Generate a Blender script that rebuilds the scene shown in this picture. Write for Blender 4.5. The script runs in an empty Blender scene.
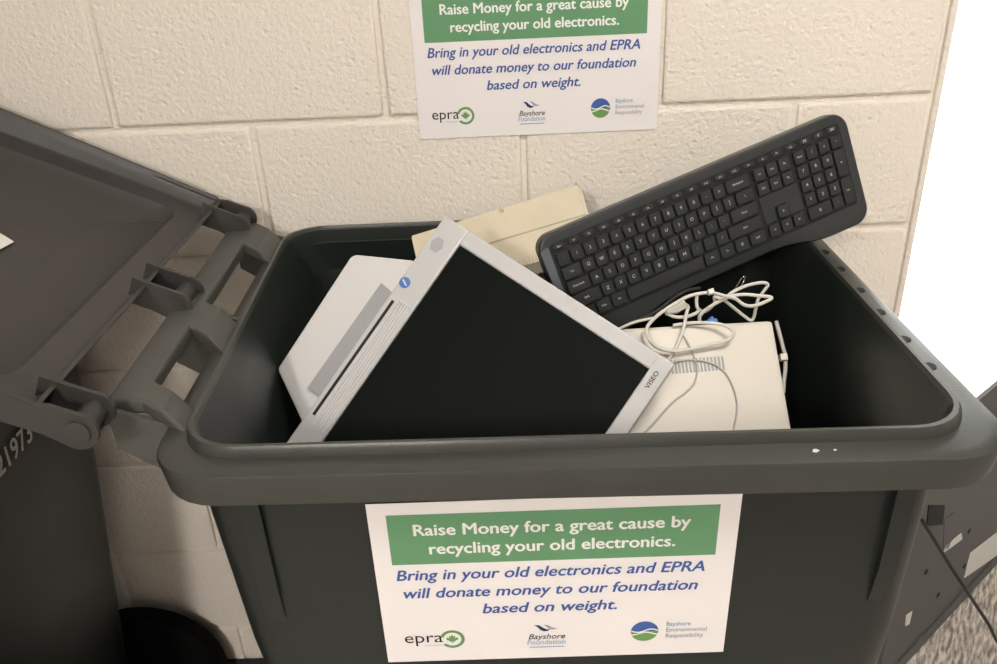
import bpy, bmesh, math, random
from mathutils import Vector, Matrix
random.seed(7)
SC = bpy.context.scene
COL = SC.collection

# ------------------------------------------------------------------ camera
F_PX, PITCH, YAW, ROLL = 854.43, .4716, -.0184, -.0476
CAM = Vector((.1755, -1.2816, 1.5088))
_cp, _sp, _cy, _sy = math.cos(PITCH), math.sin(PITCH), math.cos(YAW), math.sin(YAW)
FWD = Vector((_sy * _cp, _cy * _cp, -_sp))
_r = Vector((_cy, -_sy, 0)); _u = _r.cross(FWD)
RGT = _r * math.cos(ROLL) + _u * math.sin(ROLL)
UPV = -_r * math.sin(ROLL) + _u * math.cos(ROLL)
cam_data = bpy.data.cameras.new('camera'); cam = bpy.data.objects.new('camera', cam_data); COL.objects.link(cam)
cam_data.sensor_fit = 'HORIZONTAL'; cam_data.sensor_width = 36; cam_data.lens = F_PX * 36 / 997
cam_data.clip_start = .02
cam.matrix_world = Matrix(((RGT.x, UPV.x, -FWD.x, CAM.x), (RGT.y, UPV.y, -FWD.y, CAM.y), (RGT.z, UPV.z, -FWD.z, CAM.z), (0, 0, 0, 1)))
SC.camera = cam
SC.view_settings.view_transform = 'Standard'; SC.view_settings.look = 'None'
SC.view_settings.gamma = 1; SC.view_settings.use_curve_mapping = False
SC.view_settings.exposure = 0.0
LAMP_TUBE, LAMP_PANEL = 215.0, 29.0     # emission of the ceiling diffusers
SKY = 5.0           # overcast daylight behind the glazing
world = bpy.data.worlds.new('sky'); SC.world = world; world.use_nodes = True
_bg = world.node_tree.nodes['Background']; _bg.inputs[0].default_value = (1, .975, .94, 1); _bg.inputs[1].default_value = SKY

def ray(x, y): return FWD + RGT * ((x - 498.5) / F_PX) - UPV * ((y - 332) / F_PX)
def at_depth(x, y, d): return CAM + ray(x, y) * d
def at_z(x, y, z): r = ray(x, y); return CAM + r * ((z - CAM.z) / r.z)
def at_y(x, y, Y): r = ray(x, y); return CAM + r * ((Y - CAM.y) / r.y)
def at_plane(x, y, p0, n): r = ray(x, y); return CAM + r * ((p0 - CAM).dot(n) / r.dot(n))

# ------------------------------------------------------------------ materials
def mat(name, col, rough=.5, spec=.5, var=0.0, vscale=20, bump=0.0, bscale=150, metal=0.0, detail=4, rvar=0.0, emit=0.0, bdist=.002):
    m = bpy.data.materials.new(name); m.use_nodes = True; nt = m.node_tree; b = nt.nodes['Principled BSDF']
    b.inputs['Base Color'].default_value = (*col, 1); b.inputs['Roughness'].default_value = rough
    b.inputs['Specular IOR Level'].default_value = spec; b.inputs['Metallic'].default_value = metal
    tc = nt.nodes.new('ShaderNodeTexCoord')
    if var or rvar:
        n = nt.nodes.new('ShaderNodeTexNoise'); n.inputs['Scale'].default_value = vscale; n.inputs['Detail'].default_value = detail
        nt.links.new(tc.outputs['Object'], n.inputs['Vector'])
        if var:
            mx = nt.nodes.new('ShaderNodeMix'); mx.data_type = 'RGBA'
            mx.inputs[6].default_value = (*[max(0, c * (1 - var)) for c in col], 1); mx.inputs[7].default_value = (*[min(1, c * (1 + var)) for c in col], 1)
            nt.links.new(n.outputs['Fac'], mx.inputs[0]); nt.links.new(mx.outputs[2], b.inputs['Base Color'])
        if rvar:
            mr = nt.nodes.new('ShaderNodeMapRange'); mr.inputs[3].default_value = rough - rvar; mr.inputs[4].default_value = rough + rvar
            nt.links.new(n.outputs['Fac'], mr.inputs[0]); nt.links.new(mr.outputs[0], b.inputs['Roughness'])
    if bump:
        n2 = nt.nodes.new('ShaderNodeTexNoise'); n2.inputs['Scale'].default_value = bscale; n2.inputs['Detail'].default_value = 3
        nt.links.new(tc.outputs['Object'], n2.inputs['Vector'])
        bp = nt.nodes.new('ShaderNodeBump'); bp.inputs['Strength'].default_value = bump; bp.inputs['Distance'].default_value = bdist
        nt.links.new(n2.outputs['Fac'], bp.inputs['Height']); nt.links.new(bp.outputs[0], b.inputs['Normal'])
    if emit:
        b.inputs['Emission Color'].default_value = (*col, 1); b.inputs['Emission Strength'].default_value = emit
    return m

def wall_mat():
    m = mat('painted_block', (.80, .75, .67), .55, .35)
    nt = m.node_tree; b = nt.nodes['Principled BSDF']
    g = nt.nodes.new('ShaderNodeNewGeometry')
    n1 = nt.nodes.new('ShaderNodeTexNoise'); n1.inputs['Scale'].default_value = 130; n1.inputs['Detail'].default_value = 3; n1.inputs['Roughness'].default_value = .6
    n3 = nt.nodes.new('ShaderNodeTexVoronoi'); n3.inputs['Scale'].default_value = 70
    n2 = nt.nodes.new('ShaderNodeTexNoise'); n2.inputs['Scale'].default_value = 2.2; n2.inputs['Detail'].default_value = 2
    for n in (n1, n2, n3): nt.links.new(g.outputs['Position'], n.inputs['Vector'])
    mr = nt.nodes.new('ShaderNodeMapRange'); mr.inputs[1].default_value = .0; mr.inputs[2].default_value = .28
    nt.links.new(n3.outputs['Distance'], mr.inputs[0])
    mul = nt.nodes.new('ShaderNodeMath'); mul.operation = 'MULTIPLY_ADD'; mul.inputs[1].default_value = .35
    nt.links.new(mr.outputs[0], mul.inputs[0]); nt.links.new(n1.outputs['Fac'], mul.inputs[2])
    bp = nt.nodes.new('ShaderNodeBump'); bp.inputs['Strength'].default_value = .75; bp.inputs['Distance'].default_value = .004
    nt.links.new(mul.outputs[0], bp.inputs['Height']); nt.links.new(bp.outputs[0], b.inputs['Normal'])
    mx = nt.nodes.new('ShaderNodeMix'); mx.data_type = 'RGBA'
    mx.inputs[6].default_value = (.80, .72, .65, 1); mx.inputs[7].default_value = (.80, .75, .67, 1)
    nt.links.new(n2.outputs['Fac'], mx.inputs[0]); nt.links.new(mx.outputs[2], b.inputs['Base Color'])
    return m

def floor_mat():
    m = mat('floor_plank', (.5, .45, .4), .4, .5)
    nt = m.node_tree; b = nt.nodes['Principled BSDF']
    g = nt.nodes.new('ShaderNodeNewGeometry'); mp = nt.nodes.new('ShaderNodeMapping')
    mp.inputs['Scale'].default_value = (18, 90, 1)
    m0 = nt.nodes.new('ShaderNodeMapping'); m0.inputs['Rotation'].default_value = (0, 0, math.radians(-58))
    n = nt.nodes.new('ShaderNodeTexNoise'); n.inputs['Scale'].default_value = 1.6; n.inputs['Detail'].default_value = 5
    nt.links.new(g.outputs['Position'], m0.inputs['Vector']); nt.links.new(m0.outputs[0], mp.inputs['Vector']); nt.links.new(mp.outputs[0], n.inputs['Vector'])
    cr = nt.nodes.new('ShaderNodeValToRGB'); cr.color_ramp.elements[0].position = .38; cr.color_ramp.elements[0].color = (.20, .17, .15, 1)
    cr.color_ramp.elements[1].position = .62; cr.color_ramp.elements[1].color = (.70, .63, .56, 1)
    nt.links.new(n.outputs['Fac'], cr.inputs[0]); nt.links.new(cr.outputs[0], b.inputs['Base Color'])
    return m

def clear_mat(name, col, alpha):
    m = bpy.data.materials.new(name); m.use_nodes = True; nt = m.node_tree
    for n in list(nt.nodes): nt.nodes.remove(n)
    o = nt.nodes.new('ShaderNodeOutputMaterial'); t = nt.nodes.new('ShaderNodeBsdfTransparent'); gl = nt.nodes.new('ShaderNodeBsdfGlossy'); mx = nt.nodes.new('ShaderNodeMixShader')
    t.inputs[0].default_value = (*col, 1); gl.inputs['Roughness'].default_value = .05
    fr = nt.nodes.new('ShaderNodeFresnel'); fr.inputs[0].default_value = 1.45
    mm = nt.nodes.new('ShaderNodeMath'); mm.operation = 'MAXIMUM'; mm.inputs[1].default_value = alpha
    nt.links.new(fr.outputs[0], mm.inputs[0]); nt.links.new(mm.outputs[0], mx.inputs[0]); nt.links.new(t.outputs[0], mx.inputs[1]); nt.links.new(gl.outputs[0], mx.inputs[2]); nt.links.new(mx.outputs[0], o.inputs[0])
    return m

M = dict(
    wall=wall_mat(), floor=floor_mat(),
    plain=mat('plain_paint', (.46, .44, .41), .7, .3, .03, 3),
    ceiling=mat('ceiling_tile', (.82, .80, .76), .8, .2, .04, 30),
    base=mat('rubber_base', (.02, .02, .02), .5, .4, .2, 30),
    bin=mat('bin_plastic', (.014, .018, .016), .36, .36, .18, 6, .12, 320, rvar=.08),
    rim=mat('toplit_rim_plastic', (.037, .039, .035), .34, .5, .2, 9, .12, 320, rvar=.08),  # bin plastic made paler: light falling on the rim, put into its colour
    lid=mat('lid_plastic', (.036, .034, .032), .46, .5, .15, 5, .12, 320, rvar=.08),
    binpale=mat('pale_plastic', (.062, .063, .057), .5, .5, .2, 9, .12, 320),  # paler grey than the bin body, for the handle
    tyre=mat('tyre_rubber', (.003, .003, .003), .8, .08, .2, 20),
    steel=mat('axle_steel', (.3, .3, .3), .35, .5, .1, 20, metal=1),
    paper=mat('white_paper', (.83, .79, .80), .75, .2, .015, 14),
    green=mat('green_ink', (.14, .31, .165), .75, .2, .08, 16),
    whiteink=mat('white_ink', (.84, .84, .82), .75, .2, .02, 20),
    blue=mat('blue_ink', (.06, .12, .36), .75, .2, .1, 20),
    navy=mat('navy_ink', (.02, .045, .14), .75, .2, .1, 20),
    black=mat('black_ink', (.02, .02, .025), .75, .2, .1, 20),
    greyink=mat('grey_ink', (.36, .36, .38), .75, .2, .1, 20),
    paleblue=mat('pale_blue_ink', (.25, .36, .55), .75, .2, .1, 20),
    lime=mat('leaf_green_ink', (.16, .32, .10), .75, .2, .1, 20),
    silver=mat('silver_plastic', (.47, .465, .47), .38, .5, .03, 10, .04, 500),
    silverdark=mat('grey_plastic', (.30, .30, .31), .45, .5, .05, 20),
    palewhite=mat('white_plastic', (.58, .565, .565), .42, .5, .03, 8),
    screen=mat('screen_black', (.004, .0055, .0045), .5, .06, .15, 40),
    slot=mat('slot_black', (.012, .012, .012), .6, .3, .1, 40),
    bluelogo=mat('blue_sticker', (.06, .15, .42), .4, .5, .1, 60),
    greydisc=mat('grey_sticker', (.33, .33, .36), .4, .5, .05, 60),
    beige=mat('aged_beige_plastic', (.62, .55, .42), .5, .4, .10, 14),
    cream=mat('cream_plastic', (.60, .555, .49), .45, .5, .03, 7),
    kbody=mat('keyboard_plastic', (.028, .031, .032), .33, .5, .1, 25),
    kwell=mat('key_well_plastic', (.012, .012, .013), .5, .4, .1, 25),
    key=mat('key_plastic', (.022, .024, .024), .42, .5, .1, 40),
    kcap=mat('keyboard_end_gloss', (.10, .11, .13), .18, .6, .1, 25),
    legend=mat('legend_white', (.55, .56, .57), .6, .3, .05, 40),
    cable=mat('white_cable', (.60, .58, .53), .45, .4, .05, 30),
    greycable=mat('grey_cable', (.42, .40, .37), .5, .4, .05, 30),
    blackcable=mat('black_cable', (.015, .015, .016), .45, .5, .1, 30),
    vga=mat('blue_connector', (.05, .16, .50), .4, .5, .1, 40),
    casegrey=mat('grey_painted_metal', (.085, .085, .085), .5, .5, .12, 8, .05, 200),
    label=mat('white_label', (.72, .70, .67), .6, .3, .03, 20),
    scuff=mat('pale_scuff', (.7, .68, .64), .6, .3, .1, 60),
    alu=mat('window_aluminium', (.6, .6, .6), .4, .5, .05, 30, metal=.6),
    housing=mat('lamp_housing', (.7, .7, .7), .5, .4, .03, 10),
    tube=mat('tube_diffuser', (1, .955, .885), .6, .3, emit=LAMP_TUBE),
    lamp=mat('panel_diffuser', (1, .955, .885), .6, .3, emit=LAMP_PANEL),
    glass=clear_mat('window_glass', (.97, .98, .97), .0),
    clearplastic=clear_mat('clear_plastic', (.75, .76, .78), .25),
)

# ------------------------------------------------------------------ helpers
def link(name, me, m=None, parent=None, kind=None):
    o = bpy.data.objects.new(name, me); COL.objects.link(o)
    if m is not None and me is not None and len(me.materials) == 0: me.materials.append(M[m])
    if parent is not None: o.parent = parent
    if kind: o['kind'] = kind
    return o
def tag(o, label, cat, group=None):
    o['label'] = label; o['category'] = cat
    if group: o['group'] = group
    return o
def empty(name, loc=(0, 0, 0), label=None, cat=None, group=None):
    o = bpy.data.objects.new(name, None); COL.objects.link(o); o.location = loc; o.empty_display_size = .05
    if label: tag(o, label, cat, group)
    return o
def finish(bm, smooth=20):
    bmesh.ops.remove_doubles(bm, verts=bm.verts, dist=1e-6)
    bmesh.ops.recalc_face_normals(bm, faces=bm.faces)
    me = bpy.data.meshes.new('mesh'); bm.to_mesh(me); bm.free()
    if smooth:
        for p in me.polygons: p.use_smooth = True
        me.set_sharp_from_angle(angle=math.radians(smooth))
    return me
def frame(o, u, v, n):
    "matrix with columns u, v, n and origin o"
    return Matrix(((u.x, v.x, n.x, o.x), (u.y, v.y, n.y, o.y), (u.z, v.z, n.z, o.z), (0, 0, 0, 1)))
def add_box(bm, lo, hi, bevel=0.0, seg=2, mtx=None):
    b2 = bmesh.new()
    vs = [b2.verts.new((x, y, z)) for x in (lo[0], hi[0]) for y in (lo[1], hi[1]) for z in (lo[2], hi[2])]
    for f in ((0, 1, 3, 2), (4, 6, 7, 5), (0, 4, 5, 1), (2, 3, 7, 6), (0, 2, 6, 4), (1, 5, 7, 3)): b2.faces.new([vs[i] for i in f])
    bmesh.ops.recalc_face_normals(b2, faces=b2.faces)
    if bevel: bmesh.ops.bevel(b2, geom=list(b2.edges), offset=bevel, segments=seg, profile=.5, affect='EDGES')
    if mtx is not None: b2.transform(mtx)
    merge(bm, b2)
def merge(bm, b2):
    mp = {}
    for v in b2.verts: mp[v] = bm.verts.new(v.co)
    for f in b2.faces:
        try: bm.faces.new([mp[v] for v in f.verts])
        except ValueError: pass
    b2.free()
def box(lo, hi, bevel=0.0, seg=2, mtx=None):
    bm = bmesh.new(); add_box(bm, lo, hi, bevel, seg, mtx); return finish(bm)
def add_prism(bm, pts, z0, z1, bevel=0.0, mtx=None, seg=2):
    b2 = bmesh.new()
    a = [b2.verts.new((p[0], p[1], z0)) for p in pts]; b = [b2.verts.new((p[0], p[1], z1)) for p in pts]
    n = len(pts)
    b2.faces.new(a[::-1]); top = b2.faces.new(b)
    for i in range(n): b2.faces.new((a[i], a[(i + 1) % n], b[(i + 1) % n], b[i]))
    bmesh.ops.recalc_face_normals(b2, faces=b2.faces)
    if bevel:
        es = [e for e in b2.edges if all(abs(v.co.z - z1) < 1e-9 for v in e.verts)]
        bmesh.ops.bevel(b2, geom=es, offset=bevel, segments=seg, profile=.5, affect='EDGES')
    if mtx is not None: b2.transform(mtx)
    merge(bm, b2)
def prism(pts, z0, z1, bevel=0.0, mtx=None, seg=2):
    bm = bmesh.new(); add_prism(bm, pts, z0, z1, bevel, mtx, seg); return finish(bm)
def loft(loops, cap0=True, cap1=True, smooth=35):
    bm = bmesh.new(); rows = [[bm.verts.new(p) for p in lp] for lp in loops]; n = len(rows[0])
    for a, b in zip(rows, rows[1:]):
        for i in range(n): bm.faces.new((a[i], a[(i + 1) % n], b[(i + 1) % n], b[i]))
    if cap0: bm.faces.new(rows[0][::-1])
    if cap1: bm.faces.new(rows[-1])
    return finish(bm, smooth)
def round_poly(corners, radii, seg=7):
    "2D polygon with rounded corners"
    if not hasattr(radii, '__len__'): radii = [radii] * len(corners)
    out = []; n = len(corners)
    for i in range(n):
        p = Vector(corners[i]); a = (Vector(corners[i - 1]) - p).normalized(); b = (Vector(corners[(i + 1) % n]) - p).normalized()
        ang = a.angle(b); r = radii[i]; t = r / math.tan(ang / 2); c = p + (a + b).normalized() * (r / math.sin(ang / 2))
        p0 = p + a * t; p1 = p + b * t
        a0 = math.atan2(p0.y - c.y, p0.x - c.x); a1 = math.atan2(p1.y - c.y, p1.x - c.x)
        while a1 - a0 > math.pi: a1 -= 2 * math.pi
        while a1 - a0 < -math.pi: a1 += 2 * math.pi
        for k in range(seg + 1):
            th = a0 + (a1 - a0) * k / seg; out.append((c.x + r * math.cos(th), c.y + r * math.sin(th)))
    return out
def catmull(pts, sub=8, closed=False):
    pts = [Vector(p) for p in pts]; n = len(pts); out = []
    for i in range(n if closed else n - 1):
        p0 = pts[(i - 1) % n] if closed or i > 0 else pts[0] * 2 - pts[1]
        p1 = pts[i]; p2 = pts[(i + 1) % n]
        p3 = pts[(i + 2) % n] if closed or i + 2 < n else pts[-1] * 2 - pts[-2]
        for k in range(sub):
            t = k / sub
            out.append(.5 * (2 * p1 + (p2 - p0) * t + (2 * p0 - 5 * p1 + 4 * p2 - p3) * t * t + (3 * p1 - p0 - 3 * p2 + p3) * t ** 3))
    if not closed: out.append(pts[-1])
    return out
def tube(pts, r, seg=10):
    bm = bmesh.new(); rings = []; prev = None
    for i, p in enumerate(pts):
        t = (pts[min(i + 1, len(pts) - 1)] - pts[max(i - 1, 0)]).normalized()
        if prev is None: x = t.orthogonal().normalized()
        else: x = (prev - t * prev.dot(t)).normalized()
        prev = x; y = t.cross(x)
        rings.append([bm.verts.new(p + (x * math.cos(2 * math.pi * k / seg) + y * math.sin(2 * math.pi * k / seg)) * r) for k in range(seg)])
    for a, b in zip(rings, rings[1:]):
        for k in range(seg): bm.faces.new((a[k], a[(k + 1) % seg], b[(k + 1) % seg], b[k]))
    bm.faces.new(rings[0][::-1]); bm.faces.new(rings[-1])
    return finish(bm, 60)
def lathe_y(profile, seg=32):
    "profile of (radius, y) around the Y axis"
    loops = [[(r * math.cos(2 * math.pi * k / seg), y, r * math.sin(2 * math.pi * k / seg)) for k in range(seg)] for r, y in profile]
    return loft(loops)
def text_mesh(s, bold=0.0, shear=0.0):
    cu = bpy.data.curves.new('text', 'FONT'); cu.body = s; cu.size = 1; cu.shear = shear; cu.resolution_u = 3
    o = bpy.data.objects.new('text', cu); COL.objects.link(o)
    dg = bpy.context.evaluated_depsgraph_get(); me = bpy.data.meshes.new_from_object(o.evaluated_get(dg))
    bpy.data.objects.remove(o); bpy.data.curves.remove(cu)
    me.materials.clear()
    if bold:                                          # heavier strokes: shifted copies of the letters in one mesh
        bm = bmesh.new()
        for dx, dy, dz in ((-1, 0, 0), (1, 0, .02), (0, .7, .04), (0, -.7, .06)):
            m2 = me.copy(); m2.transform(Matrix.Translation((dx * bold, dy * bold, dz))); bm.from_mesh(m2); bpy.data.meshes.remove(m2)
        bm.to_mesh(me); bm.free()
    return me
CAPH = None
def cap_height():
    global CAPH
    if CAPH is None:
        me = text_mesh('H'); CAPH = max(v.co.y for v in me.vertices); bpy.data.meshes.remove(me)
    return CAPH
def put_text(name, s, m, mtx, x0, x1, base, cap, parent, bold=.012, shear=0.0, lift=.0004):
    "flat lettering; x0..x1 and base measured right / down on the surface, mtx columns right, down, out"
    me = text_mesh(s, bold, shear); xs = [v.co.x for v in me.vertices]; a, b = min(xs), max(xs); k = cap / cap_height()
    kx = (x1 - x0) / (b - a) if x1 is not None else k
    for v in me.vertices:
        v.co = Vector((x0 + (v.co.x - a) * kx, base - v.co.y * k, lift + v.co.z * .002))
    me.flip_normals(); me.transform(mtx)
    return link(name, me, m, parent)
def poly_part(name, pts, m, mtx, parent, lift=.0004):
    bm = bmesh.new(); bm.faces.new([bm.verts.new((p[0], p[1], lift)) for p in pts]); bm.normal_update()
    f = bm.faces[:][0] if False else list(bm.faces)[0]
    if f.normal.z < 0: f.normal_flip()
    me = bpy.data.meshes.new('mesh'); bm.to_mesh(me); bm.free(); me.transform(mtx)
    return link(name, me, m, parent)
def ring_pts(cx, cy, r, n=28, a0=0, a1=360, r2=None):
    f = lambda a, q: (cx + q * math.cos(math.radians(a)), cy + q * math.sin(math.radians(a)))
    if r2 is None: return [f(a0 + (a1 - a0) * k / n, r) for k in range(n)]
    return [f(a0 + (a1 - a0) * k / n, r) for k in range(n + 1)] + [f(a1 - (a1 - a0) * k / n, r2) for k in range(n + 1)]

# ------------------------------------------------------------------ the setting
RX, LX, FY, CZ = 2.6, -2.4, -4.2, 2.66
WE = .8128                                        # right-hand end of the block wall
link('floor', box((LX, FY, -.1), (RX, .92, 0)), 'floor', kind='structure')
link('ceiling', box((LX, FY, CZ), (RX, .85, CZ + .1)), 'ceiling', kind='structure')
link('wall_left', box((LX - .1, FY, 0), (LX, .2, CZ)), 'plain', kind='structure')
link('wall_right', box((RX, FY, 0), (RX + .1, .85, CZ)), 'plain', kind='structure')
link('wall_front', box((LX, FY - .1, 0), (RX, FY, CZ)), 'plain', kind='structure')
wb = link('wall_back', box((LX, .006, 0), (WE + .004, .19, CZ)), 'wall', kind='structure')
BW, BH, J = .4064, .2032, .0085
def block_mesh(w):
    bm = bmesh.new(); add_box(bm, (-w / 2 + J / 2, 0, -BH / 2 + J / 2), (w / 2 - J / 2, .05, BH / 2 - J / 2), .0045, 2)
    return finish(bm)
full = block_mesh(BW); half = block_mesh(BW / 2); full.materials.append(M['wall']); half.materials.append(M['wall'])
for row in range(13):
    z = (row + .5) * BH
    x1 = WE
    if row % 2: 
        o = link('block', half, None, wb); o.location = (WE - BW / 4, 0, z); x1 -= BW / 2
    while x1 - BW > LX - .3:
        o = link('block', full, None, wb); o.location = (x1 - BW / 2, 0, z); x1 -= BW
link('baseboard_back', box((LX, -.008, 0), (WE, 0, .115), .003), 'base', kind='structure')
link('trim_1', box((WE, -.001, 0), (WE + .011, .19, CZ), .004), 'wall', kind='structure')
# full-height glazing beyond the end of the wall
w1 = empty('window_1'); w1['kind'] = 'structure'
link('window_frame', box((WE, .86, 0), (WE + .05, .92, CZ), .004), 'alu', w1)
link('window_frame', box((RX - .06, .86, 0), (RX, .92, CZ), .004), 'alu', w1)
link('window_frame', box((WE + .05, .86, 0), (RX - .06, .92, .05), .004), 'alu', w1)
link('window_frame', box((WE + .05, .86, CZ - .06), (RX - .06, .92, CZ), .004), 'alu', w1)
link('pane', box((WE + .05, .885, .05), (RX - .06, .893, CZ - .06)), 'glass', w1)
link('wall_return', box((WE - .12, .19, 0), (WE, .92, CZ)), 'plain', kind='structure').name = 'wall_side'

def ceiling_lamp(x, y, hx, hy, m, label):
    t = empty('ceiling_lamp', (x, y, CZ), label, 'lamp', 'ceiling lights')
    bm = bmesh.new(); w = .03
    for lo, hi in (((-hx - w, -hy - w, -.03), (hx + w, -hy, 0)), ((-hx - w, hy, -.03), (hx + w, hy + w, 0)), ((-hx - w, -hy, -.03), (-hx, hy, 0)), ((hx, -hy, -.03), (hx + w, hy, 0))): add_box(bm, lo, hi, .003, 1)
    link('housing', finish(bm), 'housing', t)
    link('diffuser', box((-hx, -hy, -.02), (hx, hy, -.005)), m, t)
ceiling_lamp(-.76, -3.45, .08, .5, 'tube', 'narrow ceiling light in front of the bins on the left')
ceiling_lamp(.75, -1.25, .29, .29, 'lamp', 'square ceiling light panel above the open bin')

# ------------------------------------------------------------------ wheeled bins
BO = Vector((.23, -.34, 0))                       # middle of the bin on the floor
def quad(fl, fr, br, bl, r, z, seg=7):
    return [Vector((x, y, z)) - BO for x, y in round_poly([fl, fr, br, bl], r, seg)]
def rect(x0, x1, y0, y1, r, z, seg=7): return quad((x0, y0), (x1, y0), (x1, y1), (x0, y1), r, z, seg)
def make_bin():
    t = empty('wheeled_bin', BO)
    # open-topped body
    body = loft([rect(-.040, .528, -.585, -.095, .05, .04), rect(-.055, .536, -.59, -.088, .05, .12), rect(-.124, .579, -.626, -.045, .045, .80), rect(-.137, .583, -.634, -.034, .045, 1.03),
                 rect(-.1285, .5758, -.6262, -.0425, .042, 1.0), rect(-.119, .574, -.621, -.050, .042, .80), rect(-.050, .530, -.585, -.093, .05, .125), rect(-.035, .50, -.58, -.10, .05, .05)])
    link('body', body, 'bin', t)
    # rolled rim: skirt, sloping shoulder and raised lip around the mouth
    O = lambda d, z, r: quad((-.166 + d, -.660 + d), (.624 - d, -.676 + d), (.618 - d, -.018 - d), (-.180 + d, -.018 - d), r, z)
    I = lambda d, z, r: quad((-.132 - d, -.626 - d), (.585 + d, -.638 - d), (.584 + d, -.048 + d), (-.156 - d, -.048 + d), r, z)
    E0 = rect(-.1285, .5758, -.6262, -.0425, .042, 1.0)
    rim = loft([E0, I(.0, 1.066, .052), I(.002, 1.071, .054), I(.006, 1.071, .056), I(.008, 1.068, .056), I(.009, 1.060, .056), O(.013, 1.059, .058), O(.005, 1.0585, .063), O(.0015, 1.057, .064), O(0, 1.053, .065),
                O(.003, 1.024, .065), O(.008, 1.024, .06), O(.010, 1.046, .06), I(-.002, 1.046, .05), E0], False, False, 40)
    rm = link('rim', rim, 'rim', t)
    rim.materials.append(M['bin'])                    # inside of the mouth: same dark plastic as the body
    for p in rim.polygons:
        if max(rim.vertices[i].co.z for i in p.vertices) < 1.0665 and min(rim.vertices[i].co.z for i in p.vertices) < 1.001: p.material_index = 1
    # drain holes along the shoulder opposite the hinge
    for hx, hyy in ((825, 252), (841.6, 269), (861, 290), (881.6, 312), (905.5, 339), (930.6, 366)):
        y = at_z(hx, hyy, 1.0595).y
        bm = bmesh.new(); add_prism(bm, ring_pts(0, 0, .0072, 16), 0, .0008)
        o = link('hole', finish(bm), 'slot', rm); o.location = Vector((.6035, y, 1.0592)) - BO; o.scale = (.8, 1, 1)
    for x, y, s in ((.440, -.656, .0036), (.457, -.656, .0018)):
        o = link('scuff', prism([(-1, -.5), (-.2, -.9), (.9, -.1), (.2, .7), (-.6, .5)], 0, .05), 'scuff', rm); o.scale = (s, s, .005); o.location = Vector((x, y, 1.0595)) - BO
    # proud corner gussets under the rim on both long sides
    for sy, y0 in ((-1, -.634), (1, -.034)):
        for x0, x1, d in ((-.090, -.070, .006), (.528, .546, .009)):
            bm = bmesh.new(); vs = []
            for z, dd in ((1.03, d), (.90, d * .8), (.85, 0)):
                for x in (x0, x1):
                    yy = y0 - sy * (1.03 - z) * .03
                    vs.append(bm.verts.new(Vector((x, yy - sy * .004, z)) - BO)); vs.append(bm.verts.new(Vector((x, yy + sy * dd, z)) - BO))
            for k in (0, 4):
                a, b, c, d2, e, f, g, h = vs[k:k + 8]
                for q in ((b, d2, h, f), (a, b, f, e), (c, g, h, d2), (a, e, g, c)): bm.faces.new(q)
            bm.faces.new((vs[0], vs[2], vs[3], vs[1])); bm.faces.new((vs[8], vs[9], vs[11], vs[10]))
            link('gusset', finish(bm, 20), 'bin', t)
    # handle bar with three brackets to the rim
    hb = bmesh.new()
    rows = [(-.566, -.588), (-.528, -.548), (-.402, -.428), (-.336, -.356), (-.140, -.158), (-.054, -.072)]
    def hpt(r, c):
        yb, yr = rows[r]; f = (yb + .566) / .512
        xo, xi = -.226 - .016 * f, -.190 - .014 * f
        x = (xo, xi, xi + (-.146 - .018 * f - xi) * .5, -.146 - .018 * f)[c]; y = yb + (yr - yb) * (0, 0, .5, 1)[c]
        return Vector((x, y, (1.085, 1.085, 1.078, 1.0602)[c])) - BO
    cells = [(r, 0) for r in range(5)] + [(r, c) for r in (0, 2, 4) for c in (1, 2)]
    vt = {}; h2 = bmesh.new()
    def hv(r, c, lvl):
        if (r, c, lvl) not in vt: vt[(r, c, lvl)] = h2.verts.new(hpt(r, c) - Vector((0, 0, .017 * lvl)))
        return vt[(r, c, lvl)]
    for r, c in cells:
        h2.faces.new((hv(r, c, 0), hv(r, c + 1, 0), hv(r + 1, c + 1, 0), hv(r + 1, c, 0))); h2.faces.new((hv(r, c, 1), hv(r + 1, c, 1), hv(r + 1, c + 1, 1), hv(r, c + 1, 1)))
        for (r2, c2), a, b in (((r - 1, c), (r, c), (r, c + 1)), ((r + 1, c), (r + 1, c), (r + 1, c + 1)), ((r, c - 1), (r, c), (r + 1, c)), ((r, c + 1), (r, c + 1), (r + 1, c + 1))):
            if (r2, c2) not in cells: h2.faces.new((hv(*a, 0), hv(*b, 0), hv(*b, 1), hv(*a, 1)))
    bmesh.ops.recalc_face_normals(h2, faces=h2.faces)
    es = [e for e in h2.edges if len(e.link_faces) == 2 and e.calc_face_angle(0) > .9]
    bmesh.ops.bevel(h2, geom=es, offset=.0035, segments=2, profile=.5, affect='EDGES')
    merge(hb, h2)
    for y, w in ((-.572, .006), (-.395, .006), (-.338, .006), (-.110, .006), (-.060, .006)):       # deep webs under the brackets
        add_prism(hb, [(-.222 - BO.x, 1.08), (-.150 - BO.x, 1.056), (-.135 - BO.x, 1.0), (-.150 - BO.x, .985), (-.222 - BO.x, 1.035)], 0, w, 0, Matrix(((1, 0, 0, 0), (0, 0, 1, y - w / 2 - BO.y), (0, 1, 0, 0), (0, 0, 0, 1))))
    link('handle', finish(hb), 'binpale', t)
    # wheels and axle
    wy = .295
    ax = link('axle', lathe_y([(.010, -wy), (.010, wy)], 16), 'steel', t); ax.location = (-.295, 0, .15)
    wm = lathe_y([(.03, -.027), (.10, -.022), (.115, -.025), (.140, -.025), (.149, -.017), (.150, 0), (.149, .017), (.140, .025), (.115, .025), (.10, .022), (.03, .027)], 40)
    for s in (-1, 1):
        o = link('wheel', wm, 'tyre', t); o.location = (-.295, s * wy, .15)
        link('hub', lathe_y([(.005, -.032), (.026, -.030), (.028, .030), (.005, .032)], 24), 'tyre', o)
    return t
HINGE = Vector((-.226, -.336, 1.086))
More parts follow.
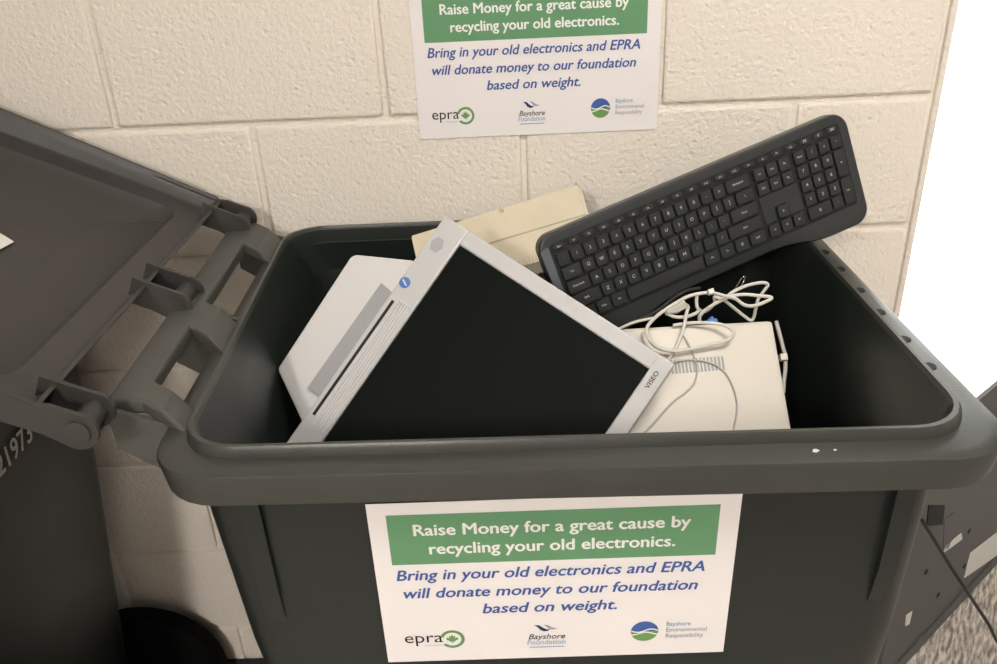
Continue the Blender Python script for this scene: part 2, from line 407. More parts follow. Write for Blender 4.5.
def make_lid(parent):
    x0, x1, hy = .038, .800, .293
    def sk(z):                                      # the skirt gets lower towards the hinge
        return lambda x: z * (.34 + .66 * min(1, max(0, (x - x0) / .09)))
    def lp(d, z, r, f=None):
        pts = round_poly([(x0 + d, -hy + d), (x1 - d, -hy + d), (x1 - d, hy - d), (x0 + d, hy - d)], [max(.006, q - d) for q in r], 6)
        return [Vector((x, y, (f(x) if f else z))) for x, y in pts]
    R = (.010, .07, .07, .010); P = (.075, .08, .08, .075)
    T = .004
    loops = [lp(.26, .030 + T, P), lp(.14, .028 + T, P), lp(.060, .014 + T, P), lp(.050, .003 + T, P), lp(.012, T, R), lp(.004, -.006, R), lp(0, 0, R, sk(-.050)), lp(.004, 0, R, sk(-.050)), lp(.010, -.004, R), lp(.016, 0, R), lp(.046, .001, P), lp(.049, .004, P), lp(.058, .014, P), lp(.14, .028, P), lp(.26, .030, P)]
    # keep the same vertex count although the corner radii differ
    o = link('lid', loft(loops, True, True, 40), 'lid', parent); o.location = HINGE - BO
    def arm_plate(y, ymark=.005, lo=-.022, hi=.010):
        prof = [(.055, hi), (.03, hi)] + [(.019 * math.cos(math.radians(a)), .019 * math.sin(math.radians(a)) - .004) for a in range(75, 286, 15)] + ([(.03, lo), (.045, -.0175), (.14, -.021), (.14, hi)] if abs(y) > .27 else [(.03, lo), (.055, lo)])
        return prism(prof, y - ymark / 2, y + ymark / 2, 0, Matrix(((1, 0, 0, 0), (0, 0, 1, 0), (0, 1, 0, 0), (0, 0, 0, 1))))
    for ya, yb in ((-.2895, -.252), (-.022, .024), (.250, .2895)):
        bm = bmesh.new()
        for y in (ya, yb):
            me = arm_plate(y); bm.from_mesh(me); bpy.data.meshes.remove(me)
        add_box(bm, (-.012, ya, .008), (.055, yb, .013), .001, 1)
        a = link('hinge_arm', finish(bm), 'lid', o)
        pin = link('hinge_pin', lathe_y([(.008, ya - .005), (.012, ya - .005), (.012, yb + .005), (.006, yb + .005)], 20), 'lid', a); pin.location = (0, 0, -.004)
    return o
def copy_tree(o, parent=None):
    c = o.copy(); COL.objects.link(c); c.parent = parent
    for ch in [x for x in bpy.data.objects if x.parent is o and x is not c]: copy_tree(ch, c)
    return c
bin_a = make_bin()
lid_a = make_lid(bin_a)
bin_b = copy_tree(bin_a)
tag(bin_a, 'open dark grey wheeled bin full of old electronics with a taped-on sign', 'bin', 'wheeled bins along the wall')
tag(bin_b, 'shut dark grey wheeled bin with white serial number beneath the open lid', 'bin', 'wheeled bins along the wall')
bin_b.location = (-.875, -.345, 0); bin_b.rotation_euler = (0, 0, math.pi)
LID_A = math.radians(24.5)
lid_a.rotation_euler = (0, -(math.pi - LID_A), 0)
for ch in bin_b.children:
    if ch.name.startswith('lid'): ch.location.z += .012; ch.rotation_euler = (0, math.radians(-2), 0)
    for s in list(ch.children):
        if s.name.startswith('scuff'): bpy.data.objects.remove(s)
# white sticker inside the open lid
ln = Vector((math.sin(LID_A), 0, math.cos(LID_A))); lu = Vector((-math.cos(LID_A), 0, math.sin(LID_A))); lv = Vector((0, -1, 0))
bpy.context.view_layer.update()
st0 = at_plane(14, 242, HINGE + ln * -.0265, ln)
st = link('sticker', prism([(0, 0), (.100, -.042), (.15, .09), (.012, .115)], 0, .0006, 0, frame(st0, lu, lv, ln)), 'label', bin_a)
st.parent = lid_a; st.matrix_parent_inverse = lid_a.matrix_world.inverted()
# serial number on the neighbouring bin
nz = Vector((1, 0, -.0565)).normalized(); nd = Vector((-.0565, 0, -1)).normalized()
num = put_text('serial_number', '21973', 'label', frame(Vector((-.5145, -.353, .876)), Vector((0, 1, 0)), nd, nz), 0, .094, .030, .030, bin_b, .02)
num.matrix_parent_inverse = bin_b.matrix_world.inverted()

# ------------------------------------------------------------------ posters
def poster(mtx, label, W=.3556, H=.2159, curl=0.0):
    t = empty('recycling_sign', mtx.translation, label, 'sign', 'paper recycling signs')
    bpy.context.view_layer.update()
    inv = Matrix.Translation(-mtx.translation); mt = inv @ mtx
    X = lambda f: f * W
    Y = lambda f: f * H
    link('paper', prism([(0, 0), (W, 0), (W, H), (0, H)], -.0004, 0, 0, mt), 'paper', t)
    poly_part('green_banner', [(X(.05), Y(.066)), (X(.945), Y(.066)), (X(.945), Y(.36)), (X(.05), Y(.36))], 'green', mt, t, .0002)
    put_text('headline', 'Raise Money for a great cause by', 'whiteink', mt, X(.119), X(.87), Y(.187), .0136, t, .024)
    put_text('headline', 'recycling your old electronics.', 'whiteink', mt, X(.157), X(.832), Y(.298), .0136, t, .024)
    put_text('message', 'Bring in your old electronics and EPRA', 'blue', mt, X(.057), X(.92), Y(.456), .0134, t, .020, .22)
    put_text('message', 'will donate money to our foundation', 'blue', mt, X(.071), X(.905), Y(.570), .0134, t, .020, .22)
    put_text('message', 'based on weight.', 'blue', mt, X(.292), X(.679), Y(.682), .0134, t, .020, .22)
    # epra logo: lettering, two green swooshes and a maple leaf
    put_text('logo_lettering', 'epra', 'black', mt, X(.058), X(.170), Y(.868), .0150, t, .0)
    cx, cy = X(.198), Y(.85)
    poly_part('logo_swoosh', ring_pts(cx, cy, .0130, 16, 195, 345, .0095), 'lime', mt, t)
    poly_part('logo_swoosh', ring_pts(cx, cy, .0130, 16, -20, 140, .0095), 'green', mt, t)
    leaf = [(0, -1), (.22, -.55), (.5, -.7), (.42, -.15), (.75, -.4), (.95, -.1), (.85, .1), (.35, .45), (.45, .6), (.08, .52), (.06, .95)]
    leaf = leaf + [(-x, y) for x, y in leaf[::-1] if x]
    poly_part('logo_leaf', [(cx + x * .0068, cy + y * .0068) for x, y in leaf], 'lime', mt, t)
    put_text('logo_small_print', 'recycle electronics', 'greyink', mt, X(.115), X(.170), Y(.892), .0022, t, .0)
    # foundation logo: dark and pale waves over a script line
    bx, by = X(.474), Y(.80)
    def wave(dx, dy, w, h): return [(bx + dx + w * x, by + dy + h * y) for x, y in ((-1, -.9), (-.35, -.8), (.05, -.2), (.55, .35), (1, .3), (.7, .75), (.2, .85), (-.25, .4), (-.55, -.3))]
    poly_part('logo_wave', wave(-.004, -.001, .0085, .0055), 'navy', mt, t)
    poly_part('logo_wave', wave(.0045, -.0022, .0075, .0042), 'greyink', mt, t)
    put_text('logo_lettering', 'Bayshore', 'black', mt, X(.422), X(.530), Y(.868), .0074, t, .004, .3)
    put_text('logo_lettering', 'Foundation', 'paleblue', mt, X(.418), X(.531), Y(.905), .0066, t, .004, .1)
    poly_part('logo_underline', [(X(.425), Y(.921)), (X(.527), Y(.921)), (X(.527), Y(.927)), (X(.425), Y(.927))], 'paleblue', mt, t)
    # round emblem with sky, white waves and green land
    ex, ey, er = X(.762), Y(.838), .0143
    poly_part('emblem_sky', ring_pts(ex, ey, er, 24, 180, 360) + [(ex + er, ey)], 'blue', mt, t)
    poly_part('emblem_land', ring_pts(ex, ey, er, 24, 0, 180) + [(ex - er, ey)], 'lime', mt, t)
    for k, (dy, a) in enumerate(((-.0018, .0022), (.0022, .0018))):
        n = 14; up = [(ex - er * .96 + 2 * er * .96 * i / n, ey + dy + a * math.sin(i / n * 2 * math.pi + k * 1.3)) for i in range(n + 1)]
        poly_part('emblem_wave', up + [(x, y + .0016) for x, y in up[::-1]], 'whiteink', mt, t, .0006)
    for k, s in enumerate(('Bayshore', 'Environmental', 'Responsibility')):
        put_text('emblem_lettering', s, 'paleblue' if k == 0 else 'greyink', mt, X(.825), X((.895, .943, .935)[k]), Y(.806 + .040 * k), .0058, t, .006)
    return t
poster(frame(Vector((.048, -.0015, 1.403)), Vector((1, 0, 0)), Vector((0, 0, -1)), Vector((0, -1, 0))), 'white recycling sign stuck to the block wall, its top cut off')
u0 = Vector((1, 0, -.002)).normalized(); n0 = Vector((0, -1, -.030)).normalized()
n0 = (n0 - u0 * n0.dot(u0)).normalized(); d0 = n0.cross(u0)
if d0.z > 0: d0 = -d0
poster(frame(Vector((.030, -.6365, 1.0025)), u0, d0, n0), 'white recycling sign taped to the front of the open bin')

# ------------------------------------------------------------------ flat monitor
A = at_depth(445, 215, 1.045); B = at_depth(675, 364, .968)
mu = (B - A); ML = mu.length; mu.normalize()
mv = Vector((-.62, -.40, -.68)); mv = (mv - mu * mv.dot(mu)).normalized()
mn = mu.cross(mv)
if mn.dot(CAM - A) < 0: mn = -mn
MW = .37
mm = frame(A, mu, mv, mn)
mon = empty('flat_monitor', A + mu * ML * .5 + mv * MW * .9, 'silver flat-panel monitor with dark screen, tilted corner-up in the bin', 'monitor')
bpy.context.view_layer.update()
def mpart(name, me, m, parent=None):
    o = link(name, me, m, parent or mon); o.matrix_parent_inverse = (parent or mon).matrix_world.inverted() if not parent else Matrix()
    return o
c0, c1, s0, s1 = .037 / .33 * ML, ML - .021, .021, MW - .021
bm = bmesh.new()
def ringface(outer, inner, z0, z1, bmx):
    for (a, b) in (((0, 1)), (1, 2), (2, 3), (3, 0)):
        q = [outer[a], outer[b], inner[b], inner[a]]; add_prism(bmx, q, z0, z1)
add_box(bm, (0, 0, -.030), (c0, MW, 0), .0025); add_box(bm, (c1, 0, -.030), (ML, MW, 0), .0025)
add_box(bm, (c0 - .002, 0, -.030), (c1 + .002, s0, 0), .0025); add_box(bm, (c0 - .002, s1, -.030), (c1 + .002, MW, 0), .0025)
bm.transform(mm); bez = mpart('bezel', finish(bm), 'silver')
mpart('screen', box((c0 - .001, s0 - .001, -.02), (c1 + .001, s1 + .001, -.004), 0, 1, mm), 'screen')
bm = bmesh.new(); add_prism(bm, round_poly([(.012, .012), (ML - .012, .012), (ML - .012, MW - .012), (.012, MW - .012)], .02), -.062, -.029, 0); bm.transform(mm)
mpart('back_shell', finish(bm), 'silver')
# speaker slot and ribbed grille on the chin
bm = bmesh.new(); add_box(bm, (.0065, .122, -.001), (.0105, .290, .0006), .0005, 1, mm); mpart('speaker_slot', finish(bm), 'slot')
for k in range(6):
    x = .0145 + k * .0036
    bm = bmesh.new(); add_box(bm, (x, .118, -.001), (x + .0016, .300, .0014), .0004, 1, mm); mpart('grille_rib', finish(bm), 'palewhite')
bm = bmesh.new(); add_prism(bm, [(.0135 + .0085 * math.cos(a * .0174533 * 60), .036 + .0105 * math.sin(a * .0174533 * 60)) for a in range(6)], 0, .0006); bm.transform(mm); mpart('grey_emblem', finish(bm), 'greydisc')
bm = bmesh.new(); add_prism(bm, ring_pts(.0075, .0960, .0070, 20), 0, .0008); bm.transform(mm); ro = mpart('round_emblem', finish(bm), 'bluelogo')
poly_part('emblem_stroke', [(.0030, .0930), (.0065, .0943), (.0120, .0975), (.0117, .0990), (.0070, .0970), (.0033, .0953)], 'palewhite', mm, mon, .0010).matrix_parent_inverse = mon.matrix_world.inverted()
# side label near the far corner
lm = frame(A + mu * (ML - .0140) + mv * .041, -mv, mu, mn)
o = put_text('model_label', 'VISEO', 'black', lm, .0, .023, .0052, .0052, mon, .01, 0, .0006); o.matrix_parent_inverse = mon.matrix_world.inverted()
# stand: grey hinge block and the white base folded up behind the chin
sb = at_plane(350, 255, A - mn * .035, mn); 
loc = lambda x, y, off: (lambda w: ((w - A).dot(mu), (w - A).dot(mv)))(at_plane(x, y, A + mn * off, mn))
pb = [loc(352, 254, -.040), loc(412, 260, -.040), loc(425, 275, -.040), loc(330, 425, -.040), loc(303, 425, -.040), loc(277, 369, -.040)]
bm = bmesh.new(); add_prism(bm, round_poly(pb, [.012, .003, .004, .004, .006, .008]), -.052, -.040, .003); bm.transform(mm); mpart('stand_base', finish(bm), 'palewhite')
pg = [loc(381, 283, -.034), loc(396, 296, -.034), loc(325, 397, -.034), loc(307, 388, -.034)]
bm = bmesh.new(); add_prism(bm, pg, -.045, -.034, .002); bm.transform(mm); mpart('stand_hinge', finish(bm), 'silverdark')

# ------------------------------------------------------------------ cream computer case
T0 = at_depth(773, 320, 1.085); TL_ = at_depth(624, 328, 1.068)
cu_ = (TL_ - T0).normalized()
rc = ray(792, 428); D0 = CAM + rc * ((T0 - CAM).dot(cu_) / rc.dot(cu_))
cv_ = (D0 - T0).normalized(); cn_ = cu_.cross(cv_)
if cn_.dot(CAM - T0) < 0: cn_ = -cn_
cm = frame(T0, cu_, cv_, cn_)
CWD, CHT = .208, .26
case = empty('computer_case', T0 + cv_ * CHT + cu_ * CWD / 2, 'cream plastic computer case with a row of vent slots, below the keyboard', 'computer')
bpy.context.view_layer.update(); cinv = case.matrix_world.inverted()
def cpart(name, me, m):
    o = link(name, me, m, case); o.matrix_parent_inverse = cinv; return o
bm = bmesh.new(); add_box(bm, (0, 0, -.10), (CWD, CHT, 0), .005, 2, cm); cpart('shell', finish(bm), 'cream')
def cloc(x, y): w = at_plane(x, y, T0, cn_); return (w - T0).dot(cu_), (w - T0).dot(cv_)
ca = cloc(723, 363); cb = cloc(672, 367)
for k in range(15):
    f = k / 14; x = ca[0] + (cb[0] - ca[0]) * f; y = ca[1] + (cb[1] - ca[1]) * f
    bm = bmesh.new(); add_box(bm, (x - .0015, y - .009, -.002), (x + .0015, y + .009, .0004), .0004, 1, cm); cpart('vent_slot', finish(bm), 'silverdark')
bm = bmesh.new(); add_box(bm, (.004, .004, -.012), (CWD - .004, .006, -.0105), 0, 1, cm); add_box(bm, (-.0006, .004, -.016), (.0, CHT - .004, -.0145), 0, 1, cm); cpart('seam', finish(bm), 'greycable')

# ------------------------------------------------------------------ old beige device at the back
R1 = at_y(577, 184, -.088); L1 = at_y(440, 226, -.088)
bu = (R1 - L1).normalized(); bv = Vector((.12, -.66, -.74)); bv = (bv - bu * bv.dot(bu)).normalized(); bnn = bu.cross(bv)
if bnn.z < 0: bnn = -bnn
# local: x along the length from the right end to the left, y down the top face, z out of it
BL_, BD_, BHT = .255, .095, .065
bmx = frame(R1, -bu, bv, bnn)
dev = empty('beige_device', R1 - bu * BL_ * .5 + bv * BD_ * .6 - bnn * BHT, 'aged beige plastic device with ribbed front edge, behind monitor and keyboard', 'electronic device')
bpy.context.view_layer.update(); dinv = dev.matrix_world.inverted()
def dpart(name, me, m):
    o = link(name, me, m, dev); o.matrix_parent_inverse = dinv; return o
pr = [(0, -.004), (.006, -.001), (BD_ * .5, 0), (BD_ * .52, -.002), (BD_, -.006), (BD_ + .012, -.020), (BD_ + .006, -BHT), (.040, -BHT), (.004, -.030)]
bm = bmesh.new(); add_prism(bm, [(p[0], p[1]) for p in pr], 0, BL_, 0, Matrix(((0, 0, 1, 0), (1, 0, 0, 0), (0, 1, 0, 0), (0, 0, 0, 1)))); bm.transform(bmx); dpart('shell', finish(bm, 25), 'beige')
for k in range(48):
    x = .012 + k * .0050
    bm = bmesh.new(); add_box(bm, (x, BD_ - .012, -.0075), (x + .0030, BD_ + .0008, -.0042), .0006, 1, bmx)
    add_box(bm, (x, BD_ + .006, -.05), (x + .0030, BD_ + .0128, -.022), .0006, 1, bmx); dpart('rib', finish(bm), 'beige')
bm = bmesh.new(); add_box(bm, (.112, -.002, -.008), (.116, .008, .004), .001, 1, bmx); dpart('latch_tab', finish(bm), 'beige')
bm = bmesh.new(); add_box(bm, (-.004, .004, -.030), (.001, BD_ + .002, -.006), .002, 2, bmx); dpart('end_cover', finish(bm), 'beige')

# ------------------------------------------------------------------ keyboard
KT = Vector((0.208125, -0.276813, 1.123054)); ku = Vector((.919921, .299565, .252995)); kv = Vector((.310225, -.161446, -.936854)); kn = Vector((.239803, -.940317, .241450))
km = frame(KT, ku, kv, kn); KW = .455
kb = empty('keyboard', KT + ku * .2275 + kv * .15, 'black wireless-style keyboard leaning on the bin rim against the wall', 'keyboard')
bpy.context.view_layer.update(); kinv = kb.matrix_world.inverted()
def kpart(name, me, m, parent=None):
    o = link(name, me, m, parent or kb)
    if parent is None: o.matrix_parent_inverse = kinv
    return o
def bottom(u):
    a = abs(u - .235) / .2; s = min(1, max(0, (a - .35) / .45)); s = s * s * (3 - 2 * s)
    return .1415 + .0155 * s
outl = round_poly([(0, 0), (KW, 0), (KW, .157), (KW - .03, .157), (.03, .150), (0, .150)], [.020, .024, .022, .001, .001, .020], 7)
outl2 = [p for p in outl if not (.025 < p[0] < KW - .025 and p[1] > .1)]
i0 = next(i for i, p in enumerate(outl2) if p[0] < .03 and p[1] > .1)
outl = outl2[:i0] + [(u, bottom(u)) for u in [KW - .026 - k * (KW - .052) / 26 for k in range(27)]] + outl2[i0:]
bm = bmesh.new(); add_prism(bm, outl, -.019, -.0005, .004, km, 3); kpart('body', finish(bm, 30), 'kbody')
bm = bmesh.new(); add_prism(bm, round_poly([(.014, .0130), (.441, .0130), (.441, .1275), (.014, .1275)], .005, 3), -.006, -.0002); bm.transform(km); kpart('key_well', finish(bm), 'kwell')
bm = bmesh.new(); add_prism(bm, round_poly([(.0008, .018), (.0125, .013), (.0125, .125), (.0035, .128)], .003, 3), -.010, .0006, .0004, km); kpart('end_cap', finish(bm), 'kcap')
PIT = .01875; U0 = .0165; V0 = .0258; PV = .0196
key_cache = {}
def key_mesh(w, h, small=False):
    k = (round(w, 4), round(h, 4), small)
    if k not in key_cache:
        b = bmesh.new(); g = .0007
        if small: add_prism(b, round_poly([(-w / 2, -h / 2), (w / 2, -h / 2), (w / 2, h / 2), (-w / 2, h / 2)], h * .38, 2), -.001, .0015, .0006, None, 1)
        else:
            lo = [Vector((x, y, -.002)) for x, y in round_poly([(-w / 2 + g, -h / 2 + g), (w / 2 - g, -h / 2 + g), (w / 2 - g, h / 2 - g), (-w / 2 + g, h / 2 - g)], .0014, 1)]
            hi = [Vector((x, y, .0040)) for x, y in round_poly([(-w / 2 + g + .0011, -h / 2 + g + .0006), (w / 2 - g - .0011, -h / 2 + g + .0006), (w / 2 - g - .0011, h / 2 - g - .0016), (-w / 2 + g + .0011, h / 2 - g - .0016)], .0016, 1)]
            b.free(); me = loft([lo, hi], True, True, 20); me.materials.append(M['key']); key_cache[k] = me; return me
        me = finish(b, 30); me.materials.append(M['key']); key_cache[k] = me
    return key_cache[k]
leg_cache = {}
def add_key(cx, cy, w, h, s=None, small=False, lx=None):
    o = kpart('key', key_mesh(w, h, small), None); o.matrix_basis = Matrix.Identity(4)
    o.matrix_parent_inverse = kinv @ km @ Matrix.Translation((cx, cy, 0))
    if s:
        if (s, small) not in leg_cache:
            me = text_mesh(s, .01); xs = [v.co.x for v in me.vertices]; ys = [v.co.y for v in me.vertices]
            k = (.0042 if len(s) == 1 else .0026) / cap_height()
            mx, my = (min(xs) + max(xs)) / 2, (min(ys) + max(ys)) / 2
            for v in me.vertices: v.co = Vector(((v.co.x - mx) * k, -(v.co.y - my) * k, .0043 + v.co.z * .001 if not small else .0017 + v.co.z * .001))
            me.flip_normals(); me.materials.append(M['legend']); leg_cache[(s, small)] = me
        l = link('legend', leg_cache[(s, small)], None, o); l.location = ((lx or 0), -.001 if not small else 0, 0)
    return o
def row(v, items, u=0.0):
    for it in items:
        s, w = it if isinstance(it, tuple) else (it, 1)
        if s is not None: add_key(U0 + (u + w / 2) * PIT, V0 + (v + .5) * PV, w * PIT, PV, s)
        u += w
fl = ['Esc', 'F1', 'F2', 'F3', 'F4', 'F5', 'F6', 'F7', 'F8', 'F9', 'F10', 'F11', 'F12', 'Pr', 'Sc', 'Pa', 'Ca', 'M', 'V', 'W']
for k, s in enumerate(fl): add_key(U0 + .0095 + k * (22.5 * PIT - .019) / 19, 0.0185, .0150, .0068, s, True)
row(0, list('`1234567890-=') + [('Backspace', 2)])
row(1, [('Tab', 1.5)] + list('QWERTYUIOP[]') + [('\\', 1.5)])
row(2, [('Caps Lock', 1.75)] + list("ASDFGHJKL;'") + [('Enter', 2.25)])
row(3, [('Shift', 2.25)] + list('ZXCVBNM,./') + [('Shift', 2.75)])
row(4, [('Ctrl', 1.5), ('Win', 1.15), ('Alt', 1.25), ('', 6.1), ('Alt', 1.25), ('Fn', 1.2), ('#', 1.2), ('Ctrl', 1.35)])
for v, ss in ((0, ('Ins', 'Hm', 'Pg')), (1, ('Del', 'End', 'Pg'))): row(v, list(ss), 15.25)
row(3, ['^'], 16.25); row(4, ['<', 'v', '>'], 15.25)
for v, ss in ((0, ('Num', '/', '*', '-')), (1, ('7', '8', '9')), (2, ('4', '5', '6')), (3, ('1', '2', '3'))): row(v, list(ss), 18.5)
row(4, [('0', 2), '.'], 18.5)
for v, s in ((1, '+'), (3, 'Ent')): add_key(U0 + 22.0 * PIT, V0 + (v + 1) * PV, PIT, 2 * PV, s)
bm = bmesh.new(); add_prism(bm, round_poly([(U0 + 15.3 * PIT, V0 + 2.06 * PV), (U0 + 18.4 * PIT, V0 + 2.06 * PV), (U0 + 18.4 * PIT, V0 + 3.94 * PV), (U0 + 17.3 * PIT, V0 + 3.94 * PV), (U0 + 17.3 * PIT, V0 + 3.02 * PV), (U0 + 16.2 * PIT, V0 + 3.02 * PV), (U0 + 16.2 * PIT, V0 + 3.94 * PV), (U0 + 15.3 * PIT, V0 + 3.94 * PV)], .0008, 2), -.002, .0006); bm.transform(km); kpart('blank_panel', finish(bm), 'kbody')

# ------------------------------------------------------------------ cables
def zc(x, y): return 610 + x * .1914, 270 + y * .1914
def cable_pts(lst, sub=8):
    out = []
    for x, y, h in lst:                              # h: height over the case face, or None + depth when it hangs free
        px, py = zc(x, y); out.append(at_plane(px, py, T0 + cn_ * h, cn_))
    return catmull(out, sub)
def cable(name, lst, r, m, label, cat='cable', group=None, sub=8):
    pts = cable_pts(lst, sub); o = link(name, tube(pts, r), m); tag(o, label, cat, group); return o
G = 'cables lying on the computer case'
cab = empty('power_cable', at_plane(*zc(330, 285), T0, cn_), 'long white cable looped over the top edge of the cream computer case', 'cable', G)
bpy.context.view_layer.update()
o = link('cord', tube(cable_pts([(330, 290, .004), (400, 279, .006), (480, 275, .010), (560, 281, .014), (622, 300, .018), (645, 335, .018), (608, 370, .014), (520, 391, .010), (430, 412, .010), (340, 424, .010), (258, 410, .012), (208, 368, .014), (192, 310, .018), (226, 258, .022), (300, 200, .028), (400, 142, .034), (480, 121, .036), (545, 122, .036), (600, 136, .034), (655, 150, .032), (705, 184, .030), (765, 184, .030), (845, 146, .030), (770, 134, .028), (700, 128, .026), (630, 138, .026), (560, 170, .024), (500, 208, .016), (470, 240, .010), (468, 268, .003)]), .0022), 'cable', cab)
o.matrix_parent_inverse = cab.matrix_world.inverted()
cab2 = empty('signal_cable', at_plane(*zc(700, 262), T0, cn_), 'white cable crumpled into sharp loops behind the case corner', 'cable', G)
bpy.context.view_layer.update()
o = link('cord', tube(cable_pts([(455, 130, .0), (452, 170, -.002), (462, 205, -.002), (500, 215, .0), (545, 175, .010), (548, 140, .018), (590, 150, .022), (650, 110, .024), (720, 80, .022), (795, 66, .02), (824, 78, .016), (800, 115, .012), (775, 150, .006), (762, 200, .0), (752, 245, -.006), (735, 263, -.008), (695, 236, -.008), (635, 188, -.006), (600, 160, -.004)]), .0021), 'cable', cab2)
o.matrix_parent_inverse = cab2.matrix_world.inverted()
pa = at_plane(*zc(535, 112), T0 + cn_ * .040, cn_); pbx = (at_plane(*zc(500, 122), T0 + cn_ * .040, cn_) - pa).normalized(); pcx = cn_.cross(pbx)
bm = bmesh.new(); add_box(bm, (-.002, -.0035, -.003), (.006, .0035, .003), .0012, 2, frame(pa, pbx, pcx, cn_)); o = link('plug', finish(bm), 'cable', cab2); o.matrix_parent_inverse = cab2.matrix_world.inverted()
pc = at_plane(*zc(520, 272), T0 + cn_ * -.006, cn_)
bm = bmesh.new(); add_box(bm, (-.010, -.004, -.006), (.003, .006, .003), .0015, 2, frame(pc, cu_, cv_, cn_)); add_box(bm, (-.006, -.007, -.004), (-.001, -.003, .002), .001, 1, frame(pc, cu_, cv_, cn_)); o = link('blue_connector', finish(bm), 'vga', cab2); o.matrix_parent_inverse = cab2.matrix_world.inverted()
ad = empty('adapter_lead', at_plane(*zc(340, 200), T0, cn_), 'white lead with a flat plug head hanging over the case edge', 'cable', G)
bpy.context.view_layer.update(); ainv = ad.matrix_world.inverted()
a0 = at_plane(*zc(395, 180), T0 + cn_ * .012, cn_); a1 = at_plane(*zc(290, 222), T0 + cn_ * .006, cn_); au = (a1 - a0); al = au.length; au.normalize(); av = cn_.cross(au)
bm = bmesh.new(); add_prism(bm, round_poly([(0, -.005), (al * .55, -.0062), (al, -.002), (al, .003), (al * .5, .0062), (0, .005)], .0015, 3), -.004, .004, .0012, frame(a0, au, av, cn_)); o = link('plug', finish(bm), 'cable', ad); o.matrix_parent_inverse = ainv
o = link('cord', tube(cable_pts([(390, 178, .012), (408, 192, .012), (400, 225, .012), (388, 290, .010), (372, 345, .008), (345, 405, .006), (318, 450, .004), (296, 490, .0025)]), .0022), 'cable', ad); o.matrix_parent_inverse = ainv
o = link('cord', tube(cable_pts([(290, 222, .006), (340, 245, .006), (400, 243, .006), (450, 225, .006), (470, 205, .004)]), .0022), 'cable', ad); o.matrix_parent_inverse = ainv
cable('thin_wire', [(385, 345, .0016), (412, 392, .0016), (438, 450, .0016), (456, 520, .0016), (440, 590, .0016), (395, 640, .0016), (340, 680, .0016), (290, 730, .0016), (230, 800, .0016), (180, 850, .0016)], .0013, 'greycable', 'thin grey wire curving down the case to the monitor edge', 'cable', G)
cable('thin_wire', [(318, 490, .0016), (370, 474, .0016), (430, 470, .0016), (500, 478, .0016), (560, 502, .0016), (610, 548, .0016), (642, 610, .0016), (660, 670, .0016), (664, 740, .0016), (640, 860, .0016)], .0013, 'greycable', 'thin grey wire arching right across the vent slots', 'cable', G)
tw = empty('tied_cable', at_plane(*zc(905, 455), T0, cn_), 'grey cable tied flat along the right side of the cream case', 'cable', G)
bpy.context.view_layer.update(); tinv = tw.matrix_world.inverted()
o = link('cord', tube(cable_pts([(868, 268, -.014), (882, 320, -.014), (900, 390, -.014), (914, 450, -.014), (916, 520, -.014), (908, 580, -.014), (905, 640, -.016)]), .0026), 'greycable', tw); o.matrix_parent_inverse = tinv
tp = at_plane(*zc(905, 455), T0 + cn_ * -.010, cn_)
bm = bmesh.new(); add_box(bm, (-.005, -.0045, -.008), (.004, .0045, .003), .001, 2, frame(tp, cu_, cv_, cn_)); o = link('cable_tie', finish(bm), 'cream', tw); o.matrix_parent_inverse = tinv
cable('cable_loop', [(630, 130, .016), (660, 88, .02), (690, 40, .024), (704, 40, .024), (690, 75, .02), (655, 120, .016)], .0013, 'clearplastic', 'small clear plastic tie loop sticking up above the white cables', 'cable tie', G)
cable('black_cable', [(470, 95, -.02), (400, 110, -.016), (330, 150, -.012), (260, 205, -.008), (180, 250, -.004), (100, 282, -.002)], .0026, 'blackcable', 'black cable running along the keyboard edge behind the white cables', 'cable', G)
cable('white_wire', [(40, 312, .004), (80, 292, .004), (130, 272, .003), (180, 260, .0), (230, 250, -.004)], .0018, 'cable', 'short white wire between the monitor edge and the looped cable', 'cable', G)

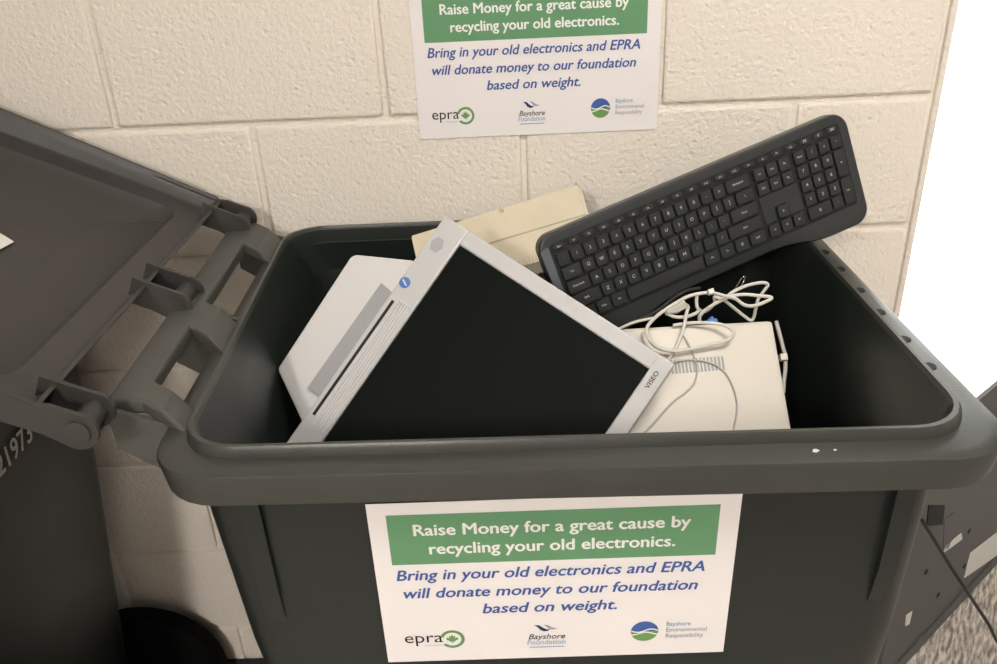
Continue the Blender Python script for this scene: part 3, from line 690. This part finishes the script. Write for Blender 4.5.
# ------------------------------------------------------------------ grey metal cabinet by the window and its cord
P1 = Vector((.994, .034, 0)); P2 = Vector((1.343, .328, 0)); pe = (P2 - P1).normalized(); pn = Vector((pe.y, -pe.x, 0)); up = Vector((0, 0, 1))
eq = empty('metal_panel', P1 + pe * .25, 'dark grey metal panel with stickers standing on the floor beside the bright window', 'panel')
bpy.context.view_layer.update(); einv = eq.matrix_world.inverted()
def epart(name, me, m):
    o = link(name, me, m, eq); o.matrix_parent_inverse = einv; return o
sA = P1 + pe * -.13; sB = P1 + pe * .62
foot = [(sA.x, sA.y), (sB.x, sB.y), (sB.x - pn.x * .008, sB.y - pn.y * .008), (sA.x - pn.x * .008, sA.y - pn.y * .008)]
bm = bmesh.new(); add_prism(bm, foot, .0, .64, .006); epart('shell', finish(bm), 'casegrey')
em = frame(P1, pe, -up, pn)                          # x along the face, y down from the floor line
def sticker(name, pix, m, th=.001):
    pts = []
    for x, y in pix:
        w = at_plane(x, y, P1, pn); pts.append(((w - P1).dot(pe), -(w.z)))
    bm = bmesh.new(); add_prism(bm, pts, 0, th, 0, em); return epart(name, finish(bm), m)
sticker('label', [(968, 544), (980, 552), (963, 576)][:0] + [(970, 553), (1010, 522), (1010, 546), (964, 578)], 'label')
sticker('label', [(945, 546), (961, 533), (962, 539), (943, 553)], 'label')
sticker('label', [(906, 615), (912, 611), (909, 624), (905, 626)], 'scuff')
sticker('side_panel', [(944, 520), (953, 512), (962, 514), (948, 548), (943, 548)], 'silverdark').data.materials[0] = M['casegrey']
sticker('recess', [(928, 505), (944, 505), (942, 524), (926, 526)], 'slot', .002)
for x, y in ((969, 531), (938, 595), (926, 572), (955, 608), (909, 654), (964, 566)):
    w = at_plane(x, y, P1, pn); bm = bmesh.new(); add_prism(bm, ring_pts((w - P1).dot(pe), -w.z, .006, 12), 0, .0015, 0, em); epart('screw', finish(bm), 'slot')
bm = bmesh.new(); add_box(bm, (-.12, -.035, .0), (.60, -.0, .004), .001, 1, em); epart('plinth', finish(bm), 'casegrey')
wA = at_plane(922, 520, P1 + pn * .012, pn); wB = at_z(1010, 655, .004)
cord = link('floor_cable', tube(catmull([wA, wA.lerp(wB, .35) + Vector((0, 0, -.004)), wA.lerp(wB, .7) + Vector((0, 0, -.004)), wB, wB + Vector((.1, -.12, 0)), wB + Vector((.3, -.2, 0))], 8), .0035), 'blackcable')
tag(cord, 'thin black cable slanting from the grey panel down to the floor', 'cable')
